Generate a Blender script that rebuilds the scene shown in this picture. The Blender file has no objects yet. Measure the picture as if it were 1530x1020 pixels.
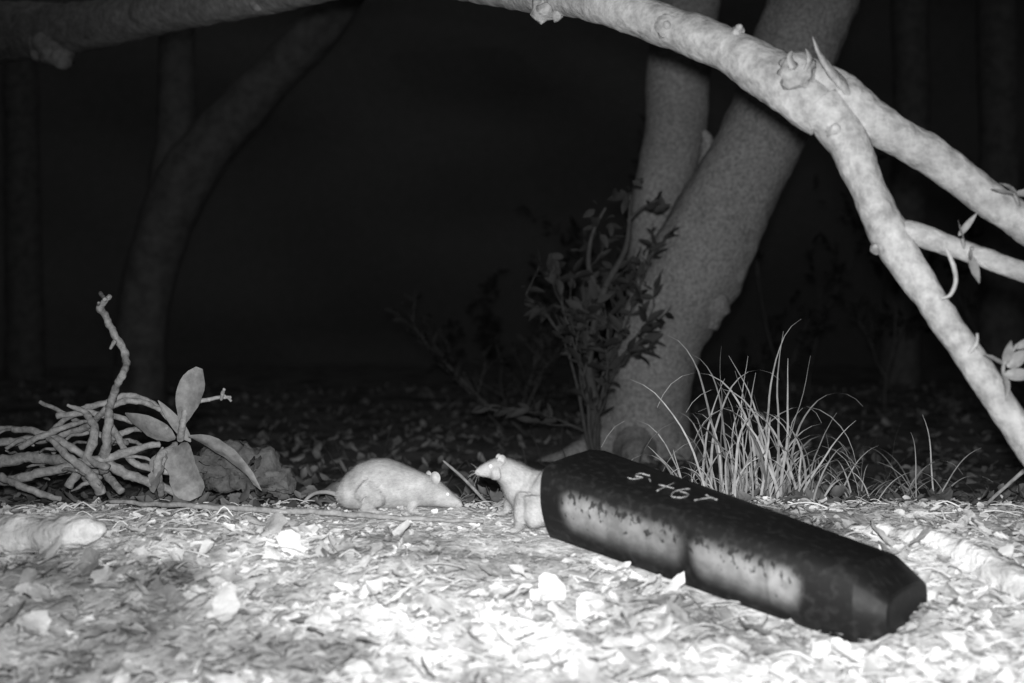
import bpy, math, random
from mathutils import Vector, noise, Matrix
random.seed(7)
R=random.random
def U(a,b): return a+(b-a)*R()
sc=bpy.context.scene
HC=0.36
F=1640.0
def at(u,v,d): return Vector(((u-765)/F*d, d, HC-(v-510)/F*d))
# ---------------- ground profile
KN=[(-50,-.2),(0,-.2),(.5,-.15),(1.0,-.068),(1.22,-.018),(1.32,.006),(1.6,.070),(1.76,.083),(1.88,.079),(2.05,.060),(2.3,.035),(3.0,.005),(3.6,0),(1000,0)]
def gz(x,y,lump=True):
    for i in range(len(KN)-1):
        if y<=KN[i+1][0]:
            a,b=KN[i],KN[i+1]; t=max(0,(y-a[0])/(b[0]-a[0])); z=a[1]+(b[1]-a[1])*t; break
    else: z=0
    if lump:
        k=1 if y>1.62 else 1.5
        z+=.011*k*noise.noise(Vector((x*5,y*5,1.3)))+.006*k*noise.noise(Vector((x*17,y*17,4.3)))
        if y<2.6: z+=.0035*noise.noise(Vector((x*45,y*45,2.3)))
        if y>2.6: z+=.05*min(1,(y-2.6)/3)*noise.noise(Vector((x*.9,y*.9,7)))
    return z
# ---------------- materials
def mat(name,lo,hi,scale=20,rough=.8,bump=.3,island=False,detail=6,spec=.2,dist=.004,fine=None,patch=None,crest=None,p0=.3,p1=.7):
    m=bpy.data.materials.new(name); m.use_nodes=True
    nt=m.node_tree; n=nt.nodes; l=nt.links; b=n['Principled BSDF']
    b.inputs['Roughness'].default_value=rough
    b.inputs['Specular IOR Level'].default_value=spec
    tc=n.new('ShaderNodeTexCoord')
    ns=n.new('ShaderNodeTexNoise'); ns.inputs['Scale'].default_value=scale; ns.inputs['Detail'].default_value=detail; ns.inputs['Roughness'].default_value=.65
    l.new(tc.outputs['Object'],ns.inputs['Vector'])
    cr=n.new('ShaderNodeValToRGB'); e=cr.color_ramp.elements
    e[0].position=p0; e[1].position=p1
    e[0].color=(lo,lo,lo,1); e[1].color=(hi,hi,hi,1)
    l.new(ns.outputs['Fac'],cr.inputs['Fac'])
    col=cr.outputs['Color']
    def mul(c,val):
        mx=n.new('ShaderNodeMix'); mx.data_type='RGBA'; mx.blend_type='MULTIPLY'; mx.inputs[0].default_value=1
        l.new(c,mx.inputs[6]); l.new(val,mx.inputs[7]); return mx.outputs[2]
    if island:
        g=n.new('ShaderNodeNewGeometry'); c2=n.new('ShaderNodeValToRGB'); q=c2.color_ramp.elements
        q[0].color=(island,island,island,1); q[1].color=(1,1,1,1); q[1].position=.7
        l.new(g.outputs['Random Per Island'],c2.inputs['Fac']); col=mul(col,c2.outputs['Color'])
    if patch:
        n2=n.new('ShaderNodeTexNoise'); n2.inputs['Scale'].default_value=patch[0]; n2.inputs['Detail'].default_value=4
        l.new(tc.outputs['Object'],n2.inputs['Vector'])
        c3=n.new('ShaderNodeValToRGB'); q=c3.color_ramp.elements; q[0].position=patch[2]; q[1].position=patch[3]
        q[0].color=(patch[1],)*3+(1,); q[1].color=(1,1,1,1)
        l.new(n2.outputs['Fac'],c3.inputs['Fac']); col=mul(col,c3.outputs['Color'])
    if crest: # painted shade: soil colour darkened behind the crest, where less flash reaches
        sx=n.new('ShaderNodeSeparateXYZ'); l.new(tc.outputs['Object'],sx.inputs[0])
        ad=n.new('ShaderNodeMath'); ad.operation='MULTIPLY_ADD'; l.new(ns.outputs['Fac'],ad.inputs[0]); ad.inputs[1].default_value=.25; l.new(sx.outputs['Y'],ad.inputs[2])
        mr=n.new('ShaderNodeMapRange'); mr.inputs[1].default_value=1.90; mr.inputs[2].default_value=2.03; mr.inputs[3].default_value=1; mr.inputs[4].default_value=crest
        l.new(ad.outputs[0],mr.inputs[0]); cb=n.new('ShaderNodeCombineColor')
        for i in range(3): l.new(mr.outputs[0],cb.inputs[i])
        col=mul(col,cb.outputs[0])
    l.new(col,b.inputs['Base Color'])
    nb=n.new('ShaderNodeTexNoise'); nb.inputs['Scale'].default_value=fine or scale*3; nb.inputs['Detail'].default_value=5
    l.new(tc.outputs['Object'],nb.inputs['Vector'])
    bp=n.new('ShaderNodeBump'); bp.inputs['Strength'].default_value=bump; bp.inputs['Distance'].default_value=dist
    l.new(nb.outputs['Fac'],bp.inputs['Height']); l.new(bp.outputs['Normal'],b.inputs['Normal'])
    return m
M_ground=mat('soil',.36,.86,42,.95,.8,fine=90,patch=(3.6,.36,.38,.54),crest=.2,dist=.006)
M_litter=mat('dry_leaf',.55,.9,35,.75,.5,island=.46,patch=(3.6,.36,.38,.54),fine=150)
M_litter_shaded=mat('dry_leaf_shaded',.08,.20,20,.8,.4,island=.35)  # darker copy of the dry leaf; dim light behind the crest put into colour
M_mound=mat('dead_wood',.045,.14,40,.9,.8,fine=90,dist=.006)
M_branch=mat('pale_bark',.22,.43,55,.85,.7,fine=110,dist=.004,patch=(10,.8,.4,.6),p0=.32,p1=.68,detail=4)
M_branch2=mat('shoot_bark',.14,.38,90,.8,.6,fine=200,dist=.002)
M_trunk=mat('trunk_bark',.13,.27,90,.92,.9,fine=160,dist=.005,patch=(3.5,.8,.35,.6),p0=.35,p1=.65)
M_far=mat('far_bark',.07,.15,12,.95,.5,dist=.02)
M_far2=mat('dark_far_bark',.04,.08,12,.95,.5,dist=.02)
M_leaf=mat('green_leaf',.11,.28,45,.55,.4,fine=120,spec=.3,dist=.002)
M_shrub=mat('shrub_leaf',.022,.048,20,.8,.2,island=.4)
M_twig=mat('shrub_bark',.03,.06,40,.8,.3)
M_under=mat('undergrowth_leaf',.015,.03,10,.8,.2,island=.3)
M_wood=mat('distant_foliage',.09,.11,9,1,.2,dist=.05)
M_grass=mat('dry_grass',.22,.45,40,.6,.2,island=.3)
M_fur=mat('rat_fur',.27,.46,45,.75,.6,fine=420,dist=.002)
M_hair=mat('rat_hair',.30,.56,45,.6,0,island=.5)
M_skin=mat('rat_skin',.38,.48,80,.55,.3,fine=500,dist=.001)
M_ear=mat('rat_ear',.30,.46,160,.7,.4,fine=500,dist=.001)
M_eyeshine=mat('rat_eyeshine',.85,.95,20,.1,0,spec=1)  # near-white colour imitates the flash reflecting in the eyes
M_chalk=mat('chalk_paint',.12,.45,300,.8,.3)
M_log=mat('rotten_log',.55,.9,30,.85,.9,fine=80,dist=.008,patch=(14,.6,.35,.5))
# ---------------- mesh builder
class MB:
    def __init__(s): s.v=[]; s.f=[]; s.m=[]
    def obj(s,name,mats,smooth=True,parent=None):
        me=bpy.data.meshes.new(name); me.from_pydata(s.v,[],s.f)
        for m in mats: me.materials.append(m)
        me.polygons.foreach_set('material_index',s.m)
        me.polygons.foreach_set('use_smooth',[smooth]*len(s.f))
        me.update()
        o=bpy.data.objects.new(name,me); sc.collection.objects.link(o)
        if parent: o.parent=parent
        return o
    def face(s,f,m=0): s.f.append(f); s.m.append(m)
def crom(P,Rr,n):
    out=[];ro=[]
    for i in range(len(P)-1):
        p0=P[max(0,i-1)];p1=P[i];p2=P[i+1];p3=P[min(len(P)-1,i+2)]
        for k in range(n):
            t=k/n
            out.append(.5*((2*p1)+(p2-p0)*t+(2*p0-5*p1+4*p2-p3)*t*t+(3*p1-p0-3*p2+p3)*t**3))
            ro.append(Rr[i]+(Rr[i+1]-Rr[i])*t)
    out.append(P[-1].copy()); ro.append(Rr[-1]); return out,ro
def tube(b,P,Rr,seg=16,n=10,amp=.08,freq=30,mi=0,caps=True,flat=1,kink=0):
    P=[Vector(p) for p in P]
    if not isinstance(Rr,(list,tuple)): Rr=[Rr]*len(P)
    pts,rs=crom(P,Rr,n)
    if kink:
        pts=[p+Vector((noise.noise(p*35),noise.noise(p*35+Vector((9,0,0))),noise.noise(p*35+Vector((0,9,0)))))*kink for p in pts]
    T=(pts[1]-pts[0]).normalized(); N=T.orthogonal().normalized()
    base=len(b.v)
    for i,p in enumerate(pts):
        t=(pts[min(i+1,len(pts)-1)]-pts[max(i-1,0)])
        if t.length>1e-9: T=t.normalized()
        N=(N-T*N.dot(T)).normalized(); B=T.cross(N)
        for k in range(seg):
            a=2*math.pi*k/seg; dr=N*math.cos(a)+B*math.sin(a)*flat
            q=p+dr*rs[i]
            h=1+amp*(noise.noise(q*freq)+.5*noise.noise(q*freq*2.7))*2
            b.v.append(tuple(p+dr*rs[i]*h))
    for i in range(len(pts)-1):
        for k in range(seg):
            k2=(k+1)%seg
            b.face((base+i*seg+k,base+i*seg+k2,base+(i+1)*seg+k2,base+(i+1)*seg+k),mi)
    if caps:
        for i,sg in ((0,-1),(len(pts)-1,1)):
            c=len(b.v); tt=(pts[i]-pts[i-sg]).normalized()
            b.v.append(tuple(pts[i]+tt*rs[i]*.35))
            for k in range(seg):
                k2=(k+1)%seg
                f=(base+i*seg+k,base+i*seg+k2,c)
                b.face(f if sg>0 else f[::-1],mi)
def leaf(b,base,d,nrm,L,W,curl=.3,fold=.3,mi=0,nl=6,rag=0.0,crum=0.0,bend=0,shape=0):
    d=Vector(d).normalized(); nrm=Vector(nrm); s=d.cross(nrm)
    if s.length<1e-4: s=d.orthogonal()
    s.normalize(); nrm=s.cross(d).normalized()
    st=len(b.v); p=Vector(base); step=L/nl
    for i in range(nl+1):
        t=i/nl
        if shape==1: w=W*.5*(math.sin(math.pi*min(1,t**1.35*.93+.03)))**.7
        elif shape==2: w=W*.5*min(1,.45+1.2*math.sin(math.pi*t))
        else: w=W*.5*(math.sin(math.pi*min(1,t**.75*.97+.02)))**.8
        if rag: w*=1+U(-rag,rag)
        a=curl*t*2
        dd=d*math.cos(a)+nrm*math.sin(a); nn=nrm*math.cos(a)-d*math.sin(a)
        if i: p=p+dd*step+s*bend*step*t
        for j in (-1,-.5,0,.5,1):
            q=p+s*w*j*(1-.12*fold)+nn*(abs(j)**1.4)*w*fold
            if crum: q=q+nn*U(-crum,crum)*L*.5
            b.v.append(tuple(q))
    for i in range(nl):
        for j in range(4):
            a=st+i*5+j; b.face((a,a+1,a+6,a+5),mi)
def blade(b,base,d,L,w,droop,mi=0,n=12,side=None,wob=.06):
    d=Vector(d).normalized(); p=Vector(base); st=len(b.v)
    side=side or Vector((U(-1,1),U(-.5,.5),0)).normalized()
    for i in range(n+1):
        t=i/n; ww=w*(1-t**2)*.5+.0003
        b.v.append(tuple(p-side*ww)); b.v.append(tuple(p+side*ww+Vector((0,ww*.4,0))))
        d=(d+Vector((U(-wob,wob),0,-droop/n*(.3+2*t)))).normalized()
        p=p+d*L/n
    for i in range(n):
        a=st+2*i; b.face((a,a+1,a+3,a+2),mi)
# ---------------- ground
def axis(vals):
    out=[]
    for a,b_,st in vals:
        x=a
        while x<b_-1e-6: out.append(x); x+=st
    out.append(vals[-1][1]); return out
xs=axis([(-400,-40,60),(-40,-6,4),(-6,-1.2,.3),(-1.2,1.2,.010),(1.2,6,.3),(6,40,4),(40,400,60)])
ys=axis([(-400,-20,60),(-20,0,4),(0,.8,.2),(.8,2.2,.010),(2.2,2.6,.04),(2.6,6,.1),(6,14,.5),(14,60,6),(60,500,60)])
g=MB()
for y in ys:
    for x in xs: g.v.append((x,y,gz(x,y)))
nx=len(xs)
for j in range(len(ys)-1):
    for i in range(nx-1):
        a=j*nx+i; g.face((a,a+1,a+nx+1,a+nx))
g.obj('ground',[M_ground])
# ---------------- tunnel box frame
A=Vector((.363,-.272,-.080)); Wd=Vector((.597,.803,0)).normalized(); Up=Vector((0,0,1))
RBL=Vector((.0415,1.572,.078))
rear=[(.022,0),(.004,.045),(0,.086),(.003,.094),(.011,.101),(.026,.106),(.07,.112),(.13,.117),(.172,.112),(.185,.104),(.190,.092),(.186,.045),(.176,0)]
front=[(.008,0),(0,.04),(0,.076),(.003,.083),(.010,.089),(.025,.092),(.06,.094),(.115,.092),(.155,.086),(.170,.080),(.180,.070),(.186,.04),(.170,0)]
NP_=len(rear)
def bp(s,w,u): return RBL+A*s+Wd*w+Up*u
def prof(s,k):
    a,b_=rear[k],front[k]; return a[0]+(b_[0]-a[0])*s, a[1]+(b_[1]-a[1])*s
def in_box(x,y,mar=0):
    q=Vector((x,y,0))-Vector((RBL.x,RBL.y,0)); a2=Vector((A.x,A.y,0)); s=q.dot(a2)/a2.length_squared
    w=q.dot(Wd); return -.02-mar<s<1.06+mar and .0-mar<w<.185+mar
# ---------------- leaf litter
lit=MB(); lf=MB()
def onr(x,y): # around rats
    return (-.35<x<-.04 and 1.62<y<1.90) or (-.11<x<.08 and 1.52<y<1.80)
cnt=0
while cnt<11500:
    y=1.0+.91*R()**1.05; x=U(-.5,.5)*y*1.12
    if in_box(x,y,-.012): continue
    big=R()
    L=U(.006,.016) if big<.5 else (U(.016,.030) if big<.92 else U(.030,.050))
    if onr(x,y):
        L=min(L,.013)
    if in_box(x,y,.02) or y>1.66: L=min(L,.022)
    z=gz(x,y)+U(-.001,.004)
    a=U(0,6.283); el=U(-.12,.22) if big<.82 else U(.0,.5)
    if onr(x,y) or y>1.66: el*=.25
    d=Vector((math.cos(a)*math.cos(el),math.sin(a)*math.cos(el),math.sin(el)))
    nr=Vector((U(-.35,.35),U(-.6,.15),1))
    leaf(lit,(x,y,z),d,nr,L,L*U(.4,.9),U(-.6,.4),U(-.4,.5),0,nl=5,rag=.35,crum=.12,bend=U(-.4,.4),shape=random.choice((0,1,2)))
    cnt+=1
for i in range(900):
    y=U(1.0,1.9); x=U(-.5,.5)*y*1.1
    if in_box(x,y,.01) or onr(x,y): continue
    a=U(0,6.28); L=U(.02,.07); z=gz(x,y)+.004
    tube(lit,[(x,y,z),(x+math.cos(a)*L*.5,y+math.sin(a)*L*.5,z+U(0,.010)),(x+math.cos(a)*L,y+math.sin(a)*L,z+U(-.004,.004))],U(.0006,.0016),5,3,.1,60,kink=.004)
lit.obj('leaf_litter',[M_litter])
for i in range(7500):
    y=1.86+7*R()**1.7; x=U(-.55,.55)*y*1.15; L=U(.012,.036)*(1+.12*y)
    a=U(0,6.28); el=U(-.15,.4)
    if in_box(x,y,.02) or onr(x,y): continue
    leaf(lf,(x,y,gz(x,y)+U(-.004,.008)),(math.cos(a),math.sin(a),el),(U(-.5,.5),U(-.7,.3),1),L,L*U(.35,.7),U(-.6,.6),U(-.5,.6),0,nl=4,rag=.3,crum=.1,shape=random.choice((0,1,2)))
lf.obj('forest_floor_leaves',[M_litter_shaded])
# ---------------- fallen log, root
b=MB(); tube(b,[at(-200,812,1.62),at(-60,803,1.60),at(20,800,1.58),at(90,796,1.57),at(130,792,1.56),at(158,790,1.56)],[.030,.032,.031,.027,.022,.007],28,16,.12,30,flat=.85)
b.obj('fallen_log',[M_log])
b=MB(); tube(b,[at(1230,800,1.72),at(1320,806,1.64),at(1400,815,1.58),at(1470,845,1.5),at(1540,890,1.42),at(1600,940,1.36)],[.014,.021,.024,.024,.025,.026],24,16,.16,40)
b.obj('tree_root',[M_log])
# ---------------- leaning tree
def along(px,rad):
    return [at(*p) for p in px],[r*p[2]/F for r,p in zip(rad,px)]
t=MB()
P,Rr=along([(958,715,3.5),(962,672,3.5),(968,600,3.5),(985,505,3.48),(1038,400,3.45),(1088,300,3.42),(1140,200,3.4),(1178,100,3.4),(1215,0,3.4),(1250,-120,3.4),(1290,-300,3.4)],[92,68,62,65,74,66,61,62,68,66,64])
tube(t,P,Rr,64,24,.035,9)
P,Rr=along([(985,540,3.7),(972,430,3.75),(985,300,3.8),(1008,200,3.8),(1014,100,3.8),(1028,0,3.8),(1050,-150,3.8),(1070,-320,3.8)],[30,38,42,46,48,48,46,44])
tube(t,P,Rr,48,18,.03,9)
for px in ([(930,640,3.5),(880,672,3.4),(800,700,3.25)],[(990,650,3.5),(1030,690,3.4),(1090,705,3.3)],[(950,660,3.45),(945,700,3.25),(930,725,3.1)]):
    P,Rr=along(px,[40,24,9]); tube(t,P,Rr,16,10,.12,14)
P,Rr=along([(1050,470,3.42),(1068,448,3.38),(1080,436,3.36)],[30,26,9]); tube(t,P,Rr,16,8,.1,14)
P,Rr=along([(1055,245,3.5),(1058,215,3.45),(1052,195,3.42)],[14,10,4]); tube(t,P,Rr,12,6,.15,20)
t.obj('leaning_tree',[M_trunk])
# ---------------- foreground arching branch
b=MB()
main=[(-160,80,3.9),(0,48,3.65),(110,42,3.45),(250,14,3.1),(400,-8,2.75),(540,-36,2.4),(690,-28,2.08),(800,-8,1.88),(880,0,1.76),(990,36,1.68),(1090,76,1.62),(1170,125,1.58),(1235,172,1.56)]
mr=[46,44,36,33,28,27,28,27,29,31,33,40,36]
P,Rr=along(main,mr); tube(b,P,Rr,44,20,.045,26)
up=[(1190,112,1.58),(1255,140,1.56),(1310,185,1.55),(1390,232,1.54),(1460,285,1.53),(1540,340,1.52),(1680,440,1.5)]
P,Rr=along(up,[34,32,29,28,27,27,26]); tube(b,P,Rr,36,18,.045,36)
lo=[(1225,155,1.56),(1262,205,1.55),(1296,280,1.54),(1328,350,1.53),(1385,440,1.51),(1440,520,1.49),(1500,610,1.47),(1560,700,1.45),(1640,820,1.42)]
P,Rr=along(lo,[36,32,25,29,23,22,22,22,22]); tube(b,P,Rr,36,18,.045,36)
sb=[(1322,345,1.53),(1370,350,1.52),(1440,374,1.5),(1500,396,1.47),(1620,440,1.42)]
P,Rr=along(sb,[24,17,15,15,15]); tube(b,P,Rr,24,14,.06,40)
P,Rr=along([(1188,122,1.56),(1192,102,1.54),(1200,84,1.53)],[30,28,20]); tube(b,P,Rr,24,8,.22,70)
P,Rr=along([(1206,100,1.52),(1210,86,1.51),(1204,72,1.51)],[12,8,1]); tube(b,P,Rr,8,6,.3,70,flat=.4)
P,Rr=along([(1186,100,1.51),(1180,86,1.51),(1184,76,1.51)],[12,8,1]); tube(b,P,Rr,8,6,.3,70,flat=.4)
P,Rr=along([(1268,136,1.54),(1240,104,1.52),(1224,80,1.51),(1214,54,1.51)],[16,13,8,1]); tube(b,P,Rr,12,8,.18,60,flat=.45)
P,Rr=along([(994,40,1.665),(995,38,1.641)],[19,16]); tube(b,P,Rr,20,4,.16,80)
P,Rr=along([(996,37,1.642),(996,37,1.634)],[9,5]); tube(b,P,Rr,14,3,.2,80)
bumps=[(1100,48,1.6,9),(1106,40,1.59,5),(832,18,1.80,6),(815,12,1.80,12),(1308,368,1.52,5),(1302,238,1.53,4),(1248,190,1.525,9)]
for (u,v,d,r) in bumps:
    P,Rr=along([(u-1,v+5,d+.012),(u,v,d),(u+2,v-r*.6,d-.002)],[r*1.6,r,r*.4]); tube(b,P,Rr,12,4,.25,90)
P,Rr=along([(82,60,3.48),(90,82,3.45),(98,94,3.43)],[34,22,8]); tube(b,P,Rr,20,8,.3,22)
P,Rr=along([(60,62,3.5),(55,80,3.46),(50,88,3.45)],[24,12,5]); tube(b,P,Rr,12,6,.25,22)
P,Rr=along([(380,-2,2.76),(385,14,2.73)],[12,6]); tube(b,P,Rr,12,6,.25,25)
P,Rr=along([(1412,368,1.5),(1424,395,1.49),(1428,420,1.48),(1420,440,1.47),(1406,446,1.47)],[3,3.5,3.5,3,1.5]); tube(b,P,Rr,8,8,.05,60)
P,Rr=along([(1440,535,1.48),(1458,515,1.46),(1460,498,1.45)],[4,3,2]); tube(b,P,Rr,8,6,.05,60)
br=b.obj('arching_branch',[M_branch])
b=MB()
def lpx(b,a,c,w,mi=0,nrm=(0,-1,.3),**k):
    a=at(*a); c=at(*c); leaf(b,a,c-a,nrm,(c-a).length,w*a.y/F,mi=mi,nl=10,**k)
for a,c,w in [((1432,352,1.49),(1460,318,1.47),10),((1440,358,1.49),(1425,330,1.47),8),((1450,380,1.48),(1462,432,1.45),14),((1452,372,1.48),(1440,398,1.46),8),
  ((1500,545,1.45),(1472,528,1.42),10),((1502,545,1.45),(1512,500,1.42),14),((1505,548,1.45),(1548,520,1.43),22),((1500,560,1.45),(1550,560,1.44),20),((1500,560,1.45),(1510,592,1.42),12),((1515,520,1.44),(1560,500,1.44),14),
  ((1520,290,1.5),(1496,272,1.47),12),((1515,290,1.5),(1560,296,1.48),20),((1518,290,1.5),(1475,286,1.47),9)]:
    lpx(b,a,c,w,curl=U(-.4,.4),fold=.4,crum=.03,nrm=(U(-.5,.5),-1,U(0,.7)))
for px in ([(1500,612,1.46),(1502,575,1.46),(1500,545,1.45),(1520,515,1.44)],[(1528,330,1.51),(1520,300,1.5),(1515,288,1.5)],[(1440,372,1.49),(1438,356,1.49)],[(1452,378,1.49),(1452,370,1.48)]):
    P,Rr=along(px,[3]*len(px)); tube(b,P,Rr,6,5,.05)
b.obj('leaves',[M_leaf],parent=br)
# ---------------- broken twig pile with leaves (left)
b=MB()
tw=[([(163,440),(152,458),(160,478),(172,500),(188,532),(182,562),(166,595),(160,640),(155,705)],[4,6,6,6,6.5,6,6,7,8],1.92),
([(152,462),(147,452)],[4,2],1.92),([(156,448),(150,436)],[4,3],1.92),([(174,508),(166,520)],[4,2],1.91),
([(-60,705),(0,690),(60,684),(130,690),(240,662)],[11,10,9,8,5],1.95),
([(-60,662),(0,662),(60,655),(120,640),(160,612),(200,598),(240,612)],[8,7,7,6,5,5,4],1.98),
([(-60,730),(0,720),(60,708),(140,688),(200,712),(262,735)],[8,8,8,9,8,6],1.9),
([(85,622),(130,617),(200,628),(250,642)],[5,5,5,4],1.96),
([(75,645),(110,618),(150,604),(185,592),(225,600),(262,640)],[4,5,5,5,4,3],1.99),
([(104,728),(140,656),(128,618),(100,606)],[7,7,5,3],1.94),
([(152,738),(130,705),(96,676),(70,650)],[9,8,6,4],1.88),
([(165,630),(200,690),(255,704)],[5,6,5],1.93),
([(240,738),(235,692),(262,662)],[7,7,5],1.9),
([(20,640),(70,648),(110,672),(160,700)],[5,6,6,6],1.9),
([(0,712),(40,730),(90,745)],[6,6,4],1.86),
([(60,600),(100,620),(150,650),(190,662)],[3,4,5,5],2.0),
([(180,735),(150,690),(175,650),(215,640)],[6,6,5,4],1.97),
([(30,668),(90,640),(130,630)],[5,5,3],1.92),
([(270,655),(272,630),(285,605),(310,596),(345,594)],[6,5,4,3.5,3],1.93),
([(330,595),(336,582)],[3,3],1.93),([(334,590),(345,600)],[2,2],1.93)]
for px,rr,d in tw:
    P,Rr=along([(u,v,d+.03*math.sin(i*2.1+u)) for i,(u,v) in enumerate(px)],[r*.92 for r in rr]); tube(b,P,Rr,12,12,.2,90,kink=.0035)
for i in range(18):
    u=U(-20,230); v=U(640,738); a=U(-.8,.8)+(math.pi if R()<.5 else 0); L=U(40,90); d=U(1.85,2.08)
    P,Rr=along([(u,v,d),(u+L*.5*math.cos(a),v-L*.5*math.sin(a)*.6-U(0,12),d+U(-.04,.04)),(u+L*math.cos(a),v-L*math.sin(a)*.6,d+U(-.06,.06))],[U(2.5,5),U(2,4),1.5]); tube(b,P,Rr,8,8,.2,90,kink=.006)
pile=b.obj('broken_twig_pile',[M_branch2])
b=MB()
lpx(b,(272,636,1.92),(293,550,1.9),46,fold=.25,curl=-.1,shape=1,nrm=(-.2,-1,.2),crum=.03)
lpx(b,(282,652,1.92),(404,672,1.86),28,fold=.3,curl=-.5,nrm=(0,-.4,1),crum=.03)
lpx(b,(262,655,1.93),(176,632,1.9),38,fold=.3,curl=.3,nrm=(0,-.8,.8),crum=.03)
lpx(b,(266,664,1.9),(278,738,1.84),50,fold=.35,curl=-.3,nrm=(-.3,-1,.4),crum=.12,shape=2,rag=.1)
lpx(b,(244,668,1.9),(240,742,1.86),34,fold=.3,curl=.2,nrm=(-.5,-1,.2),crum=.10,rag=.1)
lpx(b,(285,660,1.93),(240,600,1.95),18,fold=.3,curl=.2)
b.obj('green_leaves',[M_leaf],parent=pile)
b=MB()
tube(b,[at(278,722,2.06),at(318,702,2.05),at(362,698,2.04),(at(405,708,2.03)),at(426,728,2.02)],[.018,.040,.042,.034,.012],24,12,.3,35)
for i in range(44):
    u=U(288,420); v=730-50*math.sin((u-278)/146*3.14)*U(.4,1); d=U(1.97,2.02)
    p=at(u,v,d); L=U(.02,.045); leaf(b,p,(U(-1,1),U(-.4,.2),U(-.5,.3)),(U(-.6,.6),-1,U(.1,1)),L,L*U(.5,.8),U(-.6,.6),U(-.5,.6),0,rag=.3,crum=.12)
b.obj('rotten_stump',[M_mound])
# ---------------- sticks
b=MB(); P,Rr=along([(165,746,1.80),(260,756,1.76),(380,761,1.74),(520,768,1.72),(620,774,1.70),(722,780,1.68)],[3,4,4.5,4.5,4,2.5]); tube(b,P,Rr,8,12,.15,60,kink=.004)
b.obj('fallen_stick',[M_branch2])
b=MB(); P,Rr=along([(662,688,1.98),(690,712,1.94),(715,738,1.9),(740,765,1.86)],[1.5,2.5,2.5,2.5]); tube(b,P,Rr,8,8,.12,40)
b.obj('fallen_stick',[M_branch2])
b=MB(); P,Rr=along([(1455,772,1.9),(1490,738,1.85),(1545,690,1.8)],[2,2.5,3]); tube(b,P,Rr,8,8,.12,40)
b.obj('fallen_stick',[M_branch2])
# ---------------- grass
b=MB()
def gp(u,d):
    x=(u-765)/F*d; return Vector((x,d,gz(x,d)-.01))
for i in range(125):
    u=random.gauss(1118,50) if R()<.6 else U(1035,1215); u=max(1030,min(1225,u)); d=U(1.88,2.1)
    lean=(u-1120)/520+U(-.3,.3)
    blade(b,gp(u,d),(lean,U(-.2,.2),1),U(.12,.30) if R()<.6 else U(.05,.14),U(.0018,.0046),U(.4,3.6),wob=.11)
for u,d,ln,L,dr in [(1150,2.0,-.10,.36,2.5),(1075,1.98,.15,.36,2.9),(1160,2.0,.14,.32,1.1),(1100,2.02,.12,.40,3.6),(1165,1.95,-.10,.33,3.2),(1060,2.0,.05,.33,3.3),(1130,2.0,.0,.40,3.4),(1195,2.0,-.2,.34,3.0),(1050,2.,.06,.24,.6),(1180,2.,-.05,.3,3),(1090,2.,-.05,.3,2.6)]:
    blade(b,gp(u,d),(ln,0,1),L,.0045,dr,side=Vector((1,.2,0)),n=16,wob=.08)
b.obj('grass_tuft',[M_grass])
b=MB()
for i in range(44):
    u=U(1230,1410); d=U(1.95,2.3)
    blade(b,gp(u,d),(U(-.9,.9),U(-.3,.3),1),U(.06,.19),U(.0015,.003),U(.8,2.9))
for i in range(20):
    u=U(1000,1040); d=U(1.9,2.1); blade(b,gp(u,d),(U(-.9,.4),U(-.3,.3),1),U(.04,.10),U(.0015,.003),U(.8,2.6))
b.obj('grass_tuft',[M_grass])
b=MB()
for i in range(260):
    y=U(2.2,5.5); x=U(-.4,.5)*y
    blade(b,(x,y,gz(x,y)-.01),(U(-.6,.6),U(-.3,.3),1),U(.04,.14),.004,U(.3,2.4),n=6)
b.obj('sparse_grass',[M_shrub])
# ---------------- shrub near tree
def twig(b,lb,p,d,L,r,depth,lsz,spread=.6,lp=.7):
    n=5; pts=[p.copy()]; dd=d.normalized()
    for i in range(n):
        dd=(dd+Vector((U(-1,1),U(-1,1),U(-.5,.8)))*.22).normalized(); pts.append(pts[-1]+dd*L/n)
        if depth>0 and R()<.65:
            twig(b,lb,pts[-1],dd+Vector((U(-1,1),U(-1,1),U(-.5,.7)))*spread*1.6,L*U(.4,.65),r*.6,depth-1,lsz,spread,lp)
        if depth<=1 and R()<lp:
            for k in range(2):
                l=lsz*U(.6,1.3); leaf(lb,pts[-1],dd+Vector((U(-1,1),U(-1,1),U(-.9,.4))),(U(-.5,.5),U(-1,.3),U(0,1)),l,l*U(.3,.45),U(-.6,.3),.3,0,nl=5)
    tube(b,pts,[r*(1-.14*i) for i in range(n+1)],6,3,.08,20)
b=MB(); lb=MB()
for u,d,px,L in [(888,3.12,(-.12,0,1),.40),(888,3.1,(-.26,0,1),.38),(884,3.15,(-.4,0,1),.36),(886,3.18,(-.2,.1,1),.40)]:
    twig(b,lb,gp(u,d)+Vector((0,0,.04)),Vector(px),L,.007,2,.052,lp=.65)
P,Rr=along([(890,690,3.15),(888,600,3.15),(880,540,3.12),(900,440,3.1),(935,370,3.1),(942,290,3.1)],[9,8,7,6,4,2]); tube(b,P,Rr,10,8,.1,20)
P,Rr=along([(900,440,3.1),(880,400,3.1),(885,350,3.05),(905,310,3.05)],[4,4,3,2]); tube(b,P,Rr,8,8,.1,20)
P,Rr=along([(938,330,3.1),(960,310,3.1),(985,298,3.1)],[3,2,1.5]); tube(b,P,Rr,8,8,.1,20)
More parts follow.
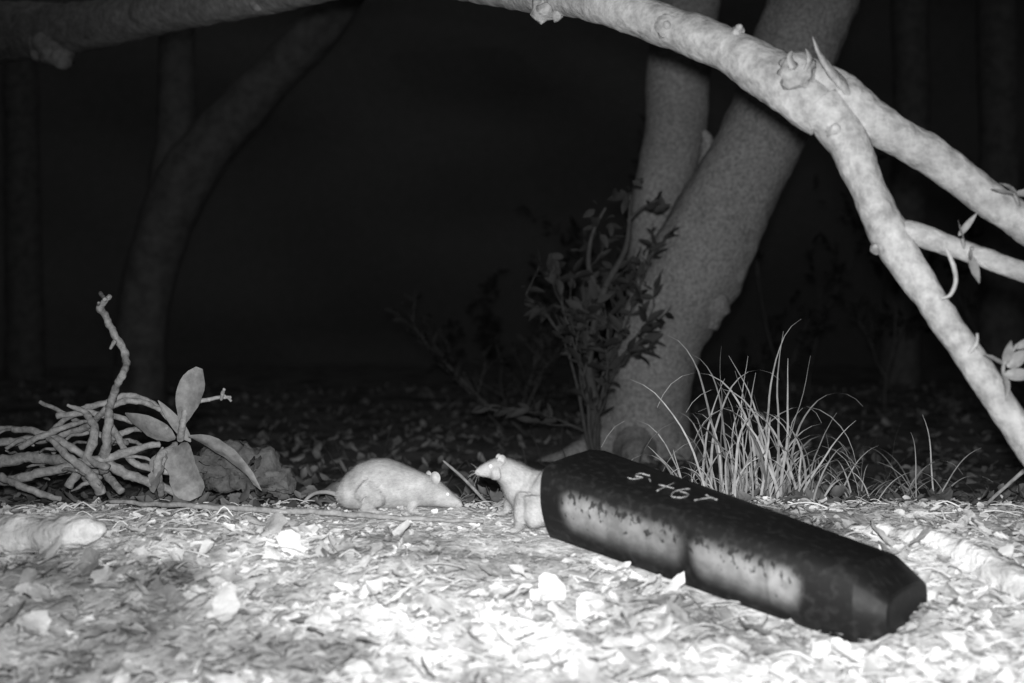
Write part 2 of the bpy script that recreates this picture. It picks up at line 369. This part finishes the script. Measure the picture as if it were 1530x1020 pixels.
for c in [(985,300,3.1),(935,285,3.1),(880,360,3.1),(840,400,3.1),(905,320,3.05),(850,490,3.1),(925,400,3.08),(870,430,3.1)]:
    p=at(*c)
    for k in range(8):
        l=.045*U(.7,1.3); leaf(lb,p+Vector((U(-1,1),U(-1,1),U(-1,1)))*.035,(U(-1,1),U(-1,1),U(-1,.6)),(U(-.5,.5),-1,U(0,1)),l,l*.45,U(-.5,.3),.3,0,nl=5)
s=b.obj('shrub',[M_twig]); lb.obj('foliage',[M_shrub],parent=s)
# ---------------- background trees
def bgtree(px,rad,m,name='forest_tree',extra=()):
    b=MB(); P,Rr=along(px,rad); tube(b,P,Rr,24,12,.06,3)
    for e,r in extra: P,Rr=along(e,r); tube(b,P,Rr,16,10,.06,3)
    b.obj(name,[m])
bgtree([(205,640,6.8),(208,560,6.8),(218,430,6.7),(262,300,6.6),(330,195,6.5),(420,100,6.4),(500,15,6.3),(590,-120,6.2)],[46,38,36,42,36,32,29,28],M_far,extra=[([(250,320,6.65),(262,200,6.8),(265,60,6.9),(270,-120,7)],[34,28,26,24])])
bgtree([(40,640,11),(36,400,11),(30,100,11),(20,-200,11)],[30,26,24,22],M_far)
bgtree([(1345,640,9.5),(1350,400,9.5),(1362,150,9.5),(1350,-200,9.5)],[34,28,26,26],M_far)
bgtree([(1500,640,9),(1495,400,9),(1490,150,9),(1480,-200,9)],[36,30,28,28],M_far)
b=MB(); lb=MB()
for i in range(14):
    y=U(5.5,8); x=U(-.05,.5)*y
    twig(b,lb,Vector((x,y,0)),Vector((U(-.5,.5),U(-.3,.3),1)),U(.4,.9),.008,2,.08,lp=.7)
for i in range(4):
    u=U(680,840); d=U(4.2,5); twig(b,lb,gp(u,d),Vector((U(-.8,.3),0,.6)),U(.3,.5),.006,2,.05,lp=.5)
s=b.obj('forest_undergrowth',[M_far2]); lb.obj('foliage',[M_under],parent=s)
b=MB(); NA=160; NH=24
for j in range(NH+1):
    for i in range(NA):
        a=2*math.pi*i/NA; r=17+.7*noise.noise(Vector((math.cos(a)*6,math.sin(a)*6,j*.5)))+.25*noise.noise(Vector((math.cos(a)*17,math.sin(a)*17,j*1.3)))
        z=-.6+j*.6+(1.5*noise.noise(Vector((math.cos(a)*8,math.sin(a)*8,3))) if j==NH else 0)
        b.v.append((r*math.cos(a),r*math.sin(a),z))
for j in range(NH):
    for i in range(NA):
        i2=(i+1)%NA; b.face((j*NA+i,j*NA+i2,(j+1)*NA+i2,(j+1)*NA+i))
b.obj('distant_forest',[M_wood])
# ---------------- tunnel box
def box_mat():
    m=bpy.data.materials.new('black_plastic'); m.use_nodes=True; nt=m.node_tree; n=nt.nodes; l=nt.links; B=n['Principled BSDF']
    tc=n.new('ShaderNodeTexCoord'); ns=n.new('ShaderNodeTexNoise'); ns.inputs['Scale'].default_value=90; ns.inputs['Detail'].default_value=8
    l.new(tc.outputs['Object'],ns.inputs['Vector'])
    cr=n.new('ShaderNodeValToRGB'); e=cr.color_ramp.elements; e[0].position=.5; e[1].position=.85; e[0].color=(.010,.010,.010,1); e[1].color=(.032,.032,.032,1)
    l.new(ns.outputs['Fac'],cr.inputs['Fac'])
    at_=n.new('ShaderNodeAttribute'); at_.attribute_name='painted_sheen'
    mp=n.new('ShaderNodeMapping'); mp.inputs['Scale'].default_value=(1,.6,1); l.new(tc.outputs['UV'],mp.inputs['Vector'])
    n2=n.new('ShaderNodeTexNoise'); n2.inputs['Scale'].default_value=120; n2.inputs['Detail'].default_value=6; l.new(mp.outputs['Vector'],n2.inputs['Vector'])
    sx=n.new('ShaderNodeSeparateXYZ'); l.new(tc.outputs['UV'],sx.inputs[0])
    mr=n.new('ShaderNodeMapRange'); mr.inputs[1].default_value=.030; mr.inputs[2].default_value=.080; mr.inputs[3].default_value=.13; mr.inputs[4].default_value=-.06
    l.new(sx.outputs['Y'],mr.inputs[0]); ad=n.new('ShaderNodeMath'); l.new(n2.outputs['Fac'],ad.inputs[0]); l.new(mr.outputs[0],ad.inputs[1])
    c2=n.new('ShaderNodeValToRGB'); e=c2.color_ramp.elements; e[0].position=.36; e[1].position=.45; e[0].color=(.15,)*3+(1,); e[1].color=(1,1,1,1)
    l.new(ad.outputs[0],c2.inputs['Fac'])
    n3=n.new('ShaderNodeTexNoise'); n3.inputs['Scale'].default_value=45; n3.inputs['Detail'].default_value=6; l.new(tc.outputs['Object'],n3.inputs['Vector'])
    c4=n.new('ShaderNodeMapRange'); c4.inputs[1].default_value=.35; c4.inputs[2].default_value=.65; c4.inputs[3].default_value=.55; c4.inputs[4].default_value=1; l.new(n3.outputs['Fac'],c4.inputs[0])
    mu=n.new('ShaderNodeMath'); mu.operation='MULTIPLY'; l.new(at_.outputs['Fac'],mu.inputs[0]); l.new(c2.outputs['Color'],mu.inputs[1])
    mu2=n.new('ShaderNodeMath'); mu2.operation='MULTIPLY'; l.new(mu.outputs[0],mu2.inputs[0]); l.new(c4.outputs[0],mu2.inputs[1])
    mx=n.new('ShaderNodeMix'); mx.data_type='RGBA'; l.new(mu2.outputs[0],mx.inputs[0]); l.new(cr.outputs['Color'],mx.inputs[6]); mx.inputs[7].default_value=(.27,.27,.27,1)  # pale grey mixed in as painted reflections on the side
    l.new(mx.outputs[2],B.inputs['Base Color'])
    B.inputs['Roughness'].default_value=.5; B.inputs['Specular IOR Level'].default_value=.16
    bm=n.new('ShaderNodeBump'); bm.inputs['Strength'].default_value=.3; bm.inputs['Distance'].default_value=.001; l.new(ns.outputs['Fac'],bm.inputs['Height']); l.new(bm.outputs['Normal'],B.inputs['Normal'])
    return m
M_box=box_mat()
b=MB(); painted_sheen=[]; uvs=[]
NS=110
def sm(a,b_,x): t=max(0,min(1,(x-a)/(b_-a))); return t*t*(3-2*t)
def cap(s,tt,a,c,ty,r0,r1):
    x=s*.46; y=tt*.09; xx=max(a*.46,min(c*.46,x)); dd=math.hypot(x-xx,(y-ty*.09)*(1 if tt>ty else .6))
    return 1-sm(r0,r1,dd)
def sheen_mask(s,tt):  # two capsules of painted glossy reflection; the mask also swells the side slightly
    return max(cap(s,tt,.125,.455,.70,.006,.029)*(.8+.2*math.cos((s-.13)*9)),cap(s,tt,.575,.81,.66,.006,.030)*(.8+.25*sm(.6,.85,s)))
NT=26
def ring(s):
    pts=[]
    bl=prof(s,0); ml=prof(s,1); tl=prof(s,2)
    for i in range(NT+1):
        tt=i/NT
        u=bl[1]+(tl[1]-bl[1])*tt
        w=(1-tt)**2*bl[0]+2*tt*(1-tt)*ml[0]*.6+tt*tt*tl[0]
        w-=.006*math.sin(math.pi*tt)
        pv=sheen_mask(s,tt); seam=max(math.exp(-((s-.515)/.006)**2),.45*math.exp(-((s-.765)/.004)**2))
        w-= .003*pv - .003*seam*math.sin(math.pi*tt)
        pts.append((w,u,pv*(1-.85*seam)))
    for k in range(3,NP_):
        w,u=prof(s,k); pts.append((w,u,0))
    return pts
rings=[]
for i in range(NS+1):
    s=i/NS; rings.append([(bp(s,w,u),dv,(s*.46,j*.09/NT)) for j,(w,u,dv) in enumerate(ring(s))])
c_w,c_u=.095,.040
for ext,sw,su in ((.036,.86,.52),(.038,.80,.46)):
    rr=[]
    for j,(w,u,_) in enumerate(ring(1.0)):
        rr.append((bp(1.0,c_w+(w-c_w)*sw,c_u+(u-c_u)*su)+A.normalized()*ext,0,(.47,j*.09/NT)))
    rings.append(rr)
npt=len(rings[0])
for rr in rings:
    for p,dv,uv in rr: b.v.append(tuple(p)); painted_sheen.append(dv); uvs.append(uv)
for i in range(len(rings)-1):
    for k in range(npt):
        k2=(k+1)%npt
        b.face((i*npt+k,(i+1)*npt+k,(i+1)*npt+k2,i*npt+k2))
b.face(tuple((len(rings)-1)*npt+k for k in range(npt)))
i0=len(b.v)
for s in (0,.97):
    for w,u,_ in ring(s):
        cw,cu=.095,.05; b.v.append(tuple(bp(s,cw+(w-cw)*.955,cu+(u-cu)*.93))); painted_sheen.append(0); uvs.append((0,0))
for k in range(npt):
    k2=(k+1)%npt
    b.face((k,k2,i0+k2,i0+k)); b.face((i0+k,i0+k2,i0+npt+k2,i0+npt+k))
b.face(tuple(i0+npt+k for k in range(npt)))
box=b.obj('plastic_bait_tunnel',[M_box])
a_=box.data.attributes.new('painted_sheen','FLOAT','POINT'); a_.data.foreach_set('value',painted_sheen)
ul=box.data.uv_layers.new(name='UVMap')
for lp_ in box.data.loops: ul.data[lp_.index].uv=uvs[lp_.vertex_index]
sharp={NS,NS+1,NS+2}
me=box.data
for e_ in me.edges:
    v0,v1=e_.vertices
    if v0<i0 and v1<i0 and v0//npt==v1//npt and v0//npt in sharp: e_.use_edge_sharp=True
    if v0<npt and v1<npt: e_.use_edge_sharp=True
mdf=box.modifiers.new('es','EDGE_SPLIT'); mdf.split_angle=math.radians(50)
def toppt(s,w,off=.0007):
    pr=[prof(s,k) for k in range(2,11)]
    for i in range(len(pr)-1):
        if pr[i][0]<=w<=pr[i+1][0]:
            t=(w-pr[i][0])/(pr[i+1][0]-pr[i][0]); return bp(s,w,pr[i][1]+(pr[i+1][1]-pr[i][1])*t+off)
    return bp(s,w,.1)
b=MB()
st=[[(.235,.112),(.205,.109),(.21,.09),(.232,.094),(.225,.074),(.205,.072)],[(.25,.098),(.268,.088)],
 [(.315,.118),(.325,.06)],[(.375,.115),(.362,.085),(.378,.058),(.405,.066),(.40,.088),(.372,.086)],[(.43,.112),(.475,.106),(.455,.106),(.44,.07)],[(.30,.085),(.345,.092)]]
for q in st:
    tube(b,[toppt(s+.03,w-.01) for s,w in q],.0009,6,6,.7,400)
b.obj('painted_number',[M_chalk],parent=box)
# ---------------- rats
def ell(b,stn,seg=24):
    st=len(b.v)
    for c,hw,hh,wd,ud in stn:
        for k in range(seg):
            a=2*math.pi*k/seg; b.v.append(tuple(c+wd*math.cos(a)*hw+ud*math.sin(a)*hh))
    n=len(stn)
    for i in range(n-1):
        for k in range(seg):
            k2=(k+1)%seg; b.face((st+i*seg+k,st+i*seg+k2,st+(i+1)*seg+k2,st+(i+1)*seg+k))
    b.face(tuple(st+k for k in range(seg))[::-1]); b.face(tuple(st+(n-1)*seg+k for k in range(seg)))
def rat(parts_fn,tail,ears,eyes,nose,backdir,whisk,paws):
    b=MB(); parts_fn(b)
    o=b.obj('rat',[M_fur])
    m=o.modifiers.new('r','REMESH'); m.mode='VOXEL'; m.voxel_size=.0016
    m=o.modifiers.new('s','SMOOTH'); m.factor=.6; m.iterations=9
    bpy.context.view_layer.update()
    dg=bpy.context.evaluated_depsgraph_get(); me=bpy.data.meshes.new_from_object(o.evaluated_get(dg))
    o.modifiers.clear(); o.data=me
    for p in me.polygons: p.use_smooth=True
    if not me.materials: me.materials.append(M_fur)
    h=MB(); polys=me.polygons; NP=len(polys)
    for i in range(26000):
        p=polys[random.randrange(NP)]; c=p.center; nn=p.normal
        if (c-nose).length<.008: continue
        bd=backdir(c); t=(bd-nn*bd.dot(nn)); 
        d=(t*.9+nn*.35+Vector((U(-1,1),U(-1,1),U(-1,1)))*.2).normalized()
        near=(c-nose).length; L=U(.003,.0075) if near>.04 else U(.0015,.003)
        sd=d.cross(nn).normalized()*.00022
        k=len(h.v); h.v+= [tuple(c-sd),tuple(c+sd),tuple(c+d*L+nn*-.0004)]; h.face((k,k+1,k+2))
    h.obj('fur',[M_hair],parent=o)
    e=MB()
    for c,nrm,up_,r in ears:
        c=Vector(c); nrm=Vector(nrm).normalized(); up_=Vector(up_); sd=up_.cross(nrm).normalized(); up_=nrm.cross(sd).normalized()
        st=len(e.v); S=16
        for q,(rad,dep) in enumerate(((0,-.5),(.35,-.44),(.7,-.2),(.93,.06),(1,.16),(1.02,.06),(.8,-.28),(.4,-.56),(0,-.62))):
            for k in range(S):
                a=2*math.pi*k/S; e.v.append(tuple(c+(sd*math.cos(a)*.88+up_*math.sin(a))*rad*r+nrm*dep*r))
        for q in range(8):
            for k in range(S):
                k2=(k+1)%S; e.face((st+q*S+k,st+q*S+k2,st+(q+1)*S+k2,st+(q+1)*S+k))
    e.obj('ears',[M_ear],parent=o)
    e=MB(); tube(e,tail[0],tail[1],10,8,.02,100); e.obj('tail',[M_skin],parent=o)
    e=MB()
    for c,r in eyes:
        c=Vector(c); ell(e,[(c+Vector((0,0,r*math.sin(a))),r*math.cos(a)+1e-5,r*math.cos(a)+1e-5,Vector((1,0,0)),Vector((0,1,0))) for a in [math.radians(x) for x in range(-90,91,15)]],12)
    e.obj('eyes',[M_eyeshine],parent=o)
    e=MB()
    for q in whisk: tube(e,q,[.0003,.00025,.0001],4,5,0,1,caps=False)
    e.obj('whiskers',[M_skin],parent=o)
    e=MB()
    for c,dr in paws:
        c=Vector(c); dr=Vector(dr).normalized(); sd=dr.cross(Vector((0,0,1))).normalized()
        for k in range(4):
            o_=(k-1.5); d2=(dr+sd*o_*.22).normalized(); p=c+sd*o_*.0021
            tube(e,[p,p+d2*.005+Vector((0,0,.0012)),p+d2*.0095-Vector((0,0,.001))],[.0016,.0013,.0008],8,4,0,1)
    e.obj('toes',[M_skin],parent=o)
    return o
Y=Vector((0,1,0)); Z=Vector((0,0,1)); X=Vector((1,0,0))
D1=1.80
prof1=[(503,738,4,4),(508,736,15,16),(518,733,26,26),(535,727,34,34),(556,723,38,38),(578,722,38,38),(598,725,34,34),(616,728,28,29),(632,731,23,25),(646,734,20,22),(658,738,17.5,19),(670,744,13,14.5),(681,750,8.5,9),(688,753,5,5.5),(691,754,2,2.5)]
def d1(u): return D1-max(0,(u-600))*.0003
def rat1(b):
    k=D1/F
    ell(b,[(at(u,v,d1(u)),hw*k,hh*k,Y,Z) for u,v,hw,hh in prof1])
    def lim(pts,rr):
        P=[Vector(at(u,v,D1+dy)) for u,v,dy in pts]; tube(b,P,[r*k for r in rr],14,6,0,1)
    for sg in (-1,1):
        y0=.022*sg
        lim([(548,728,y0),(560,742,y0*1.35),(556,754,y0*1.5)],[24,20,10])
        lim([(556,752,y0*1.5),(545,761,y0*1.5),(562,766,y0*1.5),(584,767,y0*1.5)],[9,6,5,3.5])
        f=-14*sg
        lim([(618+f*.3,738,.016*sg),(612+f*.4,752,.020*sg),(606+f*.5,762,.021*sg),(620+f*.5,767,.021*sg)],[12,8,5.5,4])
    lim([(654,744,-.008),(664,748,-.008)],[13,9]); lim([(654,744,.006),(664,748,.006)],[13,9])
n1=at(691,754,d1(691))
wh=[]
for i in range(9):
    s0=at(684,752,d1(684))+Vector((0,-.006*(1 if i%2 else -1),0)); dr=Vector((U(-.2,.8),-(1 if i%2 else -1)*U(.4,1),U(-.6,.6))).normalized()
    wh.append([s0,s0+dr*.015,s0+dr*.03+Vector((0,0,-.004))])
rat(rat1,([at(508,740,1.80),at(488,735,1.83),at(468,738,1.87),at(455,752,1.9),at(478,760,1.94),at(520,758,1.98)],[.0045,.0035,.003,.0026,.002,.0012]),
 [(at(650,714,1.768),(.55,-.85,.15),(-.1,0,1),.0102),(at(641,711,1.80),(.6,.5,.15),(-.1,0,1),.009)],
 [(at(669,738,1.7665),.0028),(at(669,738,1.789),.0028)],n1,lambda c:Vector((-1,0,-.25)),wh,
 [(at(584,767,1.767),(1,-.1,0)),(at(627,768,1.779),(1,-.1,0)),(at(584,767,1.833),(1,.1,0)),(at(613,768,1.821),(1,.1,0))])
k2_=1.66/F
spine=[(at(900,745,1.60),.020,.026),(at(880,745,1.62),.034,.038),(at(845,745,1.645),.036,.041),(at(812,744,1.665),.034,.043),(at(792,736,1.675),.029,.038),(at(776,722,1.675),.024,.030),(at(764,709,1.672),.0205,.023),
 (at(752,702,1.668),.018,.0195),(at(740,700,1.664),.0155,.0165),(at(728,702,1.66),.012,.012),(at(719,704,1.657),.008,.0085),(at(712,706,1.655),.0045,.0048),(at(709,707,1.654),.0015,.002)]
def rat2(b):
    stn=[]
    for i,(c,hw,hh) in enumerate(spine):
        T=(spine[min(i+1,len(spine)-1)][0]-spine[max(i-1,0)][0]).normalized()
        wd=T.cross(Z).normalized(); ud=wd.cross(T).normalized()
        stn.append((c,hw,hh,wd,ud))
    ell(b,stn)
    def lim(pts,rr):
        tube(b,[at(*p) for p in pts],[r*k2_ for r in rr],14,6,0,1)
    lim([(786,742,1.655),(780,762,1.645),(776,780,1.64),(772,790,1.635),(762,793,1.632)],[17,13,8,5.5,4])
    lim([(772,738,1.69),(760,752,1.70),(756,763,1.70),(744,768,1.69)],[14,8,5,4])
    lim([(802,748,1.65),(800,772,1.64),(806,784,1.635)],[26,20,10])
    lim([(744,706,1.655),(734,708,1.652)],[12,9])
n2=at(709,707,1.654)
wh=[]
for i in range(9):
    s0=at(716,706,1.655)+Vector((0,-.005*(1 if i%2 else -1),0)); dr=Vector((-U(-.2,.8),-(1 if i%2 else -1)*U(.4,1),U(-.6,.5))).normalized()
    wh.append([s0,s0+dr*.014,s0+dr*.028+Vector((0,0,-.004))])
rat(rat2,([at(900,750,1.60),at(930,770,1.56),at(970,795,1.53),at(1020,820,1.5)],[.005,.004,.003,.0015]),
 [(at(750,688,1.652),(-.55,-.85,.15),(.1,0,1),.0085),(at(745,685,1.68),(-.6,.5,.1),(0,0,1),.0075)],
 [(at(733,696,1.647),.0028),(at(733,695,1.671),.0025)],n2,lambda c:Vector((.8,-.5,-.35)),wh,
 [(at(762,793,1.632),(-1,-.1,0)),(at(744,768,1.69),(-1,0,0))])
# ---------------- world, lights, camera
w=bpy.data.worlds.new("World"); sc.world=w; w.use_nodes=True
n=w.node_tree.nodes; l=w.node_tree.links; bg=n['Background']
sk=n.new('ShaderNodeTexSky'); sk.sky_type='NISHITA'; sk.sun_disc=False; sk.sun_elevation=math.radians(30); sk.sun_rotation=math.radians(150)
bw=n.new('ShaderNodeRGBToBW'); l.new(sk.outputs[0],bw.inputs[0]); l.new(bw.outputs[0],bg.inputs['Color']); bg.inputs['Strength'].default_value=.028
sl=bpy.data.lights.new('moon','SUN'); sl.energy=.01; sl.angle=math.radians(.5)
so=bpy.data.objects.new('moon',sl); sc.collection.objects.link(so); so.rotation_euler=(math.radians(60),0,math.radians(30))
fl=bpy.data.lights.new('infrared_flash','SPOT'); fl.energy=228; fl.spot_size=math.radians(78); fl.spot_blend=1; fl.shadow_soft_size=.02
fo=bpy.data.objects.new('infrared_flash',fl); sc.collection.objects.link(fo); fo.location=(-.005,-.005,HC+.045)
fo.rotation_euler=(Vector((.12,1.6,.22))-fo.location).to_track_quat('-Z','Y').to_euler()
cd=bpy.data.cameras.new('camera'); cam=bpy.data.objects.new('camera',cd); sc.collection.objects.link(cam)
cam.location=(0,0,HC); cam.rotation_euler=(math.radians(90),0,0); cd.sensor_width=36; cd.lens=36*F/1530; cd.clip_start=.02; cd.clip_end=1500
cd.dof.use_dof=True; cd.dof.focus_distance=1.95; cd.dof.aperture_fstop=3.0
sc.camera=cam
sc.view_settings.view_transform='Standard'; sc.view_settings.look='None'; sc.view_settings.exposure=0
